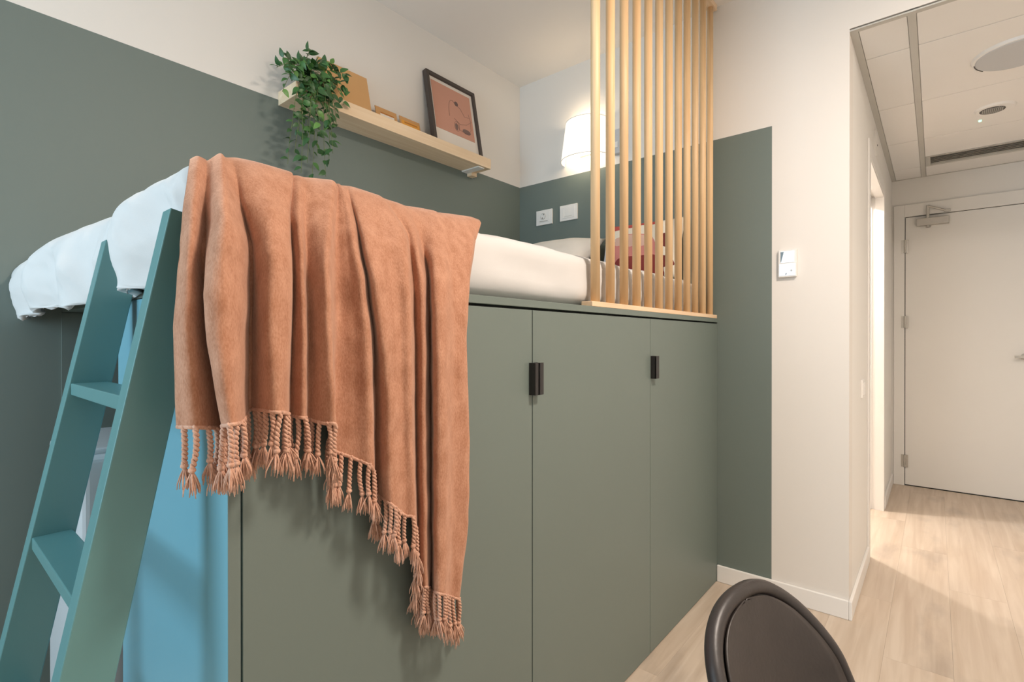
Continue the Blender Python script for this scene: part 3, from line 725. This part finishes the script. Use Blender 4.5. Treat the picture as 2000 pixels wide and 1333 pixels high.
# trailing plant
px_, py_ = -1.850, 1.015
pt = empty('trailing_plant', (px_, py_, SZ1), 'trailing green leafy plant in a small pot at the left end of shelf', 'plant')
bm = bmesh.new()
prof = [(0, .038), (.004, .042), (.062, .050), (.068, .052), (.075, .052), (.075, .046), (.064, .044)]
rings = [[bm.verts.new((px_ + r_ * math.cos(2 * math.pi * k / 28), py_ + r_ * math.sin(2 * math.pi * k / 28), SZ1 + .0005 + z_)) for k in range(28)] for z_, r_ in prof]
for A, B in zip(rings, rings[1:]):
    for k in range(28): bm.faces.new((A[k], A[(k + 1) % 28], B[(k + 1) % 28], B[k]))
bm.faces.new(rings[0][::-1]); bm.faces.new(rings[-1]); ob('pot', bm, M['pot'], pt, smooth=True)
bm = bmesh.new(); cyl(bm, (px_, py_, SZ1 + .056), .044, .044, .010, 24); ob('soil', bm, M['soil'], pt)
def leaf_mesh(mat, k):
    bm = bmesh.new(); L = .036; w_ = .0095 + .001 * k; P = []
    for i in range(7):
        q = i / 6; hw_ = w_ * math.sin(math.pi * min(1, q ** .8 * .97 + .03)) ** .85 if 0 < q < 1 else .0003
        bend = -.010 * q * q * (1 + .4 * k)
        P.append([Vector((L * q, -hw_, .0025 * hw_ / w_ + bend)), Vector((L * q, 0, bend)), Vector((L * q, hw_, .0025 * hw_ / w_ + bend))])
    grid(bm, P); m = mesh('leaf', bm, True); m.materials.append(mat); return m
LM = [leaf_mesh(M[n], k) for k, n in ((0, 'leaf_a'), (1, 'leaf_a'), (0, 'leaf_b'), (1, 'leaf_b'), (2, 'leaf_b'), (1, 'leaf_c'))]
rp_ = random.Random(21); nleaf = 0
top = Vector((px_, py_, SZ1 + .080))
EXTRA = bmesh.new()
def stem(end, lift, out, n, seed):
    """a shoot from the pot over the rim to a free end; leaves sit along it"""
    global nleaf
    rs = random.Random(seed); st = top + Vector((rs.uniform(-.03, .03), rs.uniform(-.03, .03), -.01)); end = Vector(end)
    mid = Vector((lerp(st.x, end.x, out), lerp(st.y, end.y, .55), max(st.z, end.z) + lift))
    pts = []
    for k in range(19):
        q = k / 18; a = st.lerp(mid, q); b_ = mid.lerp(end, q); p_ = a.lerp(b_, q)
        p_ += Vector((fbm(q * 3, seed, 0, 1.3, 1), fbm(q * 3, seed, 1, 1.3, 2), 0)) * .012 * math.sin(math.pi * q)
        p_.x = max(p_.x, XL + .02)
        if p_.z < SZ1 + .01: p_.x = max(p_.x, SX + .014)
        pts.append(p_)
    bm = bmesh.new(); tube(bm, pts, [.0016 - .0008 * k / 18 for k in range(19)], 5)
    so = ob('stem', bm, M['stem'], pt, smooth=True)
    for k in range(n):
        q = lerp(.12, 1, (k + .5) / n); i = min(17, int(q * 18)); p_ = pts[i].lerp(pts[i + 1], q * 18 - i); tg = (pts[i + 1] - pts[i]).normalized()
        sd_ = rs.choice((-1, 1)); side = tg.cross(Vector((1, 0, .2))).normalized() * sd_
        d = (tg * rs.uniform(.2, .8) + side * rs.uniform(.4, 1) + Vector((rs.uniform(-.1, .6), 0, rs.uniform(-.35, .45)))).normalized()
        nrm = (Vector((.75, -.55, .35)) + Vector((rs.uniform(-.7, .7), rs.uniform(-.7, .7), rs.uniform(-.5, .7)))).normalized()
        yv = nrm.cross(d).normalized(); nv = d.cross(yv).normalized()
        mm = Matrix((d, yv, nv)).transposed().to_4x4()
        sc_ = rs.uniform(.62, 1.08); loc = p_.copy()
        if p_.x + d.x * .036 < XL + .006: loc.x += .03
        if SZ1 > p_.z + d.z * .036 > SZ0 - .01 and p_.x + d.x * .036 < SX + .004: loc.x += max(0, SX + .006 - (p_.x + d.x * .036))
        lm = rs.choice(LM)
        if nleaf >= 298 or k % 5 in (1, 3):
            tmp = bmesh.new(); tmp.from_mesh(lm); tmp.transform(Matrix.Translation(loc) @ mm @ Matrix.Scale(sc_, 4))
            t_m = bpy.data.meshes.new('tmp'); tmp.to_mesh(t_m); tmp.free(); EXTRA.from_mesh(t_m); bpy.data.meshes.remove(t_m)
            continue
        o = bpy.data.objects.new('leaf', lm); link(o, pt); o.location = loc - pt.location; o.rotation_euler = mm.to_euler(); o.scale = (sc_, sc_, sc_)
        nleaf += 1
hang = [((580, 262), .05), ((562, 320), .05), ((588, 338), .06), ((607, 352), .06), ((636, 345), .06), ((650, 300), .05), ((640, 322), .07), ((620, 300), .05), ((600, 318), .06), ((655, 250), .05), ((575, 300), .05), ((626, 262), .05), ((598, 270), .06), ((612, 232), .05), ((640, 240), .05), ((585, 225), .05)]
for k, ((u, v), lf) in enumerate(hang): stem(on(0, -1.765 + .02 * ((k * 7) % 3 - 1), u, v), lf, .75, 19, 30 + k)
for k, ((u, v), xx, lf, n) in enumerate([((540, 132), -1.80, .02, 8), ((552, 112), -1.83, .02, 7), ((601, 98), -1.85, .0, 8), ((585, 118), -1.80, .01, 7), ((655, 130), -1.83, .02, 8), ((678, 150), -1.80, .03, 8), ((683, 182), -1.79, .04, 8), ((550, 180), -1.78, .04, 8), ((672, 205), -1.775, .05, 8), ((630, 122), -1.80, .0, 8), ((610, 135), -1.77, .0, 8), ((565, 150), -1.78, .02, 8), ((645, 165), -1.775, .03, 8)]): stem(on(0, xx, u, v), lf, .6, n + 5, 70 + k)
setp(ob('small_leaves', EXTRA, M['leaf_a'], pt, smooth=True), kind='stuff')

# ------------------------------------------------------------------ sconce, outlets, thermostat on the end wall
SCX, SCB, SCT = -1.4525, 2.070, 2.277
ws = empty('wall_lamp', (SCX, YE, SCB), 'lit half-round white fabric wall lamp behind the wooden slats', 'lamp')
shm, nt, p = newmat('lit_lamp_fabric')
p.inputs['Base Color'].default_value = (.9, .86, .78, 1); p.inputs['Roughness'].default_value = .9
p.inputs['Emission Color'].default_value = (1, .90, .76, 1); p.inputs['Emission Strength'].default_value = .88
bm = bmesh.new(); P = []
for i in range(9):
    q = i / 8; r_ = lerp(.146, .119, q); z = lerp(SCB, SCT, q)
    P.append([Vector((SCX + r_ * math.cos(R(180 + a)), YE - .004 + r_ * .92 * math.sin(R(180 + a)), z)) for a in range(0, 181, 6)])
grid(bm, P); so = ob('shade', bm, shm, ws, smooth=True)
q_ = so.modifiers.new('thickness', 'SOLIDIFY'); q_.thickness = .0015
bm = bmesh.new()
for i in (0, 8): tube(bm, P[i], .002, 6)
ob('shade_ring', bm, M['trim'], ws)
ob('back_plate', boxes((SCX - .045, SCX + .045, YE - .014, YE, SCB + .03, SCB + .14)), M['plastic'], ws, bevel=.002)
bm = bmesh.new(); cyl(bm, (SCX, YE - .065, SCB + .06), .013, .013, .05, 16); tube(bm, [(SCX, YE - .01, SCB + .065), (SCX, YE - .065, SCB + .065)], .006, 8); ob('lamp_holder', bm, M['plastic'], ws)
bm = bmesh.new(); bmesh.ops.create_uvsphere(bm, u_segments=16, v_segments=10, radius=.022); bmesh.ops.translate(bm, verts=bm.verts, vec=(SCX, YE - .065, SCB + .128)); ob('bulb', bm, shm, ws, smooth=True)
for dz, en in ((.180, .7), (.035, .5)):
    l_ = bpy.data.lights.new('wall_lamp_light', 'POINT'); l_.energy = en; l_.color = (1, .80, .56); l_.shadow_soft_size = .02
    o = bpy.data.objects.new('wall_lamp_light', l_); COL.objects.link(o); o.location = (SCX, YE - .065, SCB + dz)
rd = empty('wall_switch_box', (-1.27, YE, 2.06), 'small grey wall box beside the lit wall lamp', 'switch')
ob('box', boxes((-1.292, -1.245, YE - .03, YE, 2.06, 2.185)), M['grey_plastic'], rd, bevel=.004)
ob('button', boxes((-1.282, -1.255, YE - .034, YE - .03, 2.09, 2.12)), M['plastic'], rd, bevel=.002)

def plate(u0, v0, u1, v1, label, kind):
    a, b = on(1, YE, u0, v0), on(1, YE, u1, v1)
    e = empty('wall_outlet' if kind else 'blank_wall_plate', (a.x, YE, b.z), label, 'outlet' if kind else 'wall plate')
    ob('plate', boxes((a.x, b.x, YE - .009, YE, b.z, a.z)), M['plastic'], e, bevel=.002)
    ob('insert', boxes((a.x + .018, b.x - .018, YE - .0105, YE - .009, b.z + .014, a.z - .012)), M['plastic'], e, bevel=.0008)
    if kind:
        c = ((a.x + b.x) / 2 - .006, (a.z + b.z) / 2 + .006)
        bm = bmesh.new(); tube(bm, [(c[0] + .017 * math.cos(2 * math.pi * k / 24), YE - .0108, c[1] + .017 * math.sin(2 * math.pi * k / 24)) for k in range(24)], .0014, 5, True); ob('socket_ring', bm, M['steel'], e)
        for s in (-1, 1):
            bm = bmesh.new(); cyl(bm, (c[0] + .004 * s, YE - .0118, c[1] + .0095 * s), .0032, .0032, .001, 10, 'y'); ob('socket_hole', bm, M['dark_grille'], e)
        ob('printed_line', boxes((a.x + .026, b.x - .030, YE - .0108, YE - .0104, b.z + .019, b.z + .0225)), M['steel'], e)
    else:
        ob('printed_line', boxes((a.x + .030, b.x - .032, YE - .0108, YE - .0104, b.z + .022, b.z + .0245)), M['tbar'], e)
plate(1049, 414, 1080, 437, 'white outlet plate with round socket above the bed, nearer the corner', 1)
plate(1095, 404, 1129, 428, 'blank white wall plate to the right of the round outlet', 0)
a, b = on(1, YE, 1521.5, 490), on(1, YE, 1557, 541)
th = empty('thermostat', (a.x, YE, b.z), 'small white wall thermostat with bright screen beside green paint edge', 'thermostat')
w_, h_ = b.x - a.x, a.z - b.z
ob('body', boxes((a.x, b.x, YE - .016, YE, b.z, a.z)), M['plastic'], th, bevel=.003)
sc_o = ob('screen', boxes((a.x + .010, b.x - .008, YE - .0172, YE - .016, b.z + h_ * .52, a.z - .008)), M['screen'], th)
bm = bmesh.new(); x_, z_ = a.x + .010, a.z - .010
v_ = [bm.verts.new(c) for c in ((x_, YE - .0176, b.z + h_ * .56), (x_ + .002, YE - .0176, b.z + h_ * .56), (x_ + .012, YE - .0176, z_), (x_, YE - .0176, z_))]; bm.faces.new(v_); ob('screen_reflection', bm, M['reflection_dark'], sc_o)  # dark corner reflection drawn on the screen as a flat shape
ob('key_pad', boxes((a.x + .004, b.x - .004, YE - .0172, YE - .016, b.z + .006, b.z + h_ * .48)), M['screen'], th)
bm = bmesh.new(); cyl(bm, (b.x - .018, YE - .0185, b.z + h_ * .23), .004, .004, .0015, 12, 'y'); ob('key', bm, M['grey_plastic'], th)
bm = bmesh.new(); tube(bm, [(a.x + .030, YE - .0176, b.z + .009), (a.x + .030, YE - .0176, b.z + .016), (a.x + .034, YE - .0176, b.z + .016)], .0011, 5); ob('printed_mark', bm, M['ink_black'], th)

# ------------------------------------------------------------------ chair at the bottom right
CH = empty('shell_chair', (.030, .734, 0), 'dark brown-black moulded shell chair with padded inset and rolled rim', 'chair', rot=(0, 0, R(-101)))
# local frame: +y is the way the chair faces after the turn, x across, z up
def shell(a, q, inset=0):
    """a across -1..1, q from the top of the back (0) over the seat to its front edge (1)"""
    prof = [(0, -.255, .731), (.12, -.240, .682), (.30, -.215, .60), (.45, -.185, .52), (.55, -.140, .465), (.65, -.075, .442), (.80, .05, .436), (.93, .16, .445), (1, .205, .440)]
    y = interp([(p_[0], p_[1]) for p_ in prof], q); z = interp([(p_[0], p_[2]) for p_ in prof], q)
    q0 = inset * 2.0; k = min(1, max(0, (q - q0) / (.42 - q0)))
    wd = (.160 - inset) * max(0, 1 - (1 - k) ** 2.25) ** (1 / 2.15) + .030 * sstep(.4, .7, q)
    if q > .86: wd *= max(0, 1 - ((q - .86) / .14) ** 3 * .35)
    wd = max(.003, wd)
    back = sstep(.7, .35, q)
    cup = a * a * (.040 * back * sstep(0, .3, q) + .0)
    return Vector((a * wd, y + cup, z + a * a * .035 * (1 - back)))
nq, na = 110, 24
P = [[shell(-1 + 2 * j / na, (i / nq) ** 1.6) for j in range(na + 1)] for i in range(nq + 1)]
bm = bmesh.new(); grid(bm, P); so = ob('shell', bm, M['chair'], CH, False, smooth=True)
q_ = so.modifiers.new('thickness', 'SOLIDIFY'); q_.thickness = .010; q_.offset = 0
edge = [P[i][0] for i in range(nq, -1, -1)] + [P[0][j] for j in range(1, na)] + [P[i][na] for i in range(0, nq + 1)] + [P[nq][j] for j in range(na - 1, 0, -1)]
bm = bmesh.new(); tube(bm, edge, .0115, 14, True); ob('rim', bm, M['chair'], CH, False, smooth=True)
bm = bmesh.new()
Q = [[shell(-1 + 2 * j / na, lerp(.0260, .96, (i / nq) ** 1.7), .013) + Vector((0, .0065, .003)) for j in range(na + 1)] for i in range(nq + 1)]
grid(bm, Q); so = ob('seat_pad', bm, M['chair_pad'], CH, False, smooth=True)
q_ = so.modifiers.new('thickness', 'SOLIDIFY'); q_.thickness = .0035; q_.offset = 0
for sx_ in (-1, 1):
    for sy_ in (-1, 1):
        bm = bmesh.new(); tube(bm, [(sx_ * .12, .03 + sy_ * .10, .43), (sx_ * .215, .03 + sy_ * .20, 0)], [.017, .011], 12); ob('leg', bm, M['leg_wood'], CH, False, smooth=True)
bm = bmesh.new(); tube(bm, [(-.15, -.10, .26), (.15, .16, .26)], .004, 8); tube(bm, [(.15, -.10, .26), (-.15, .16, .26)], .004, 8); ob('cross_brace', bm, M['black'], CH, False)
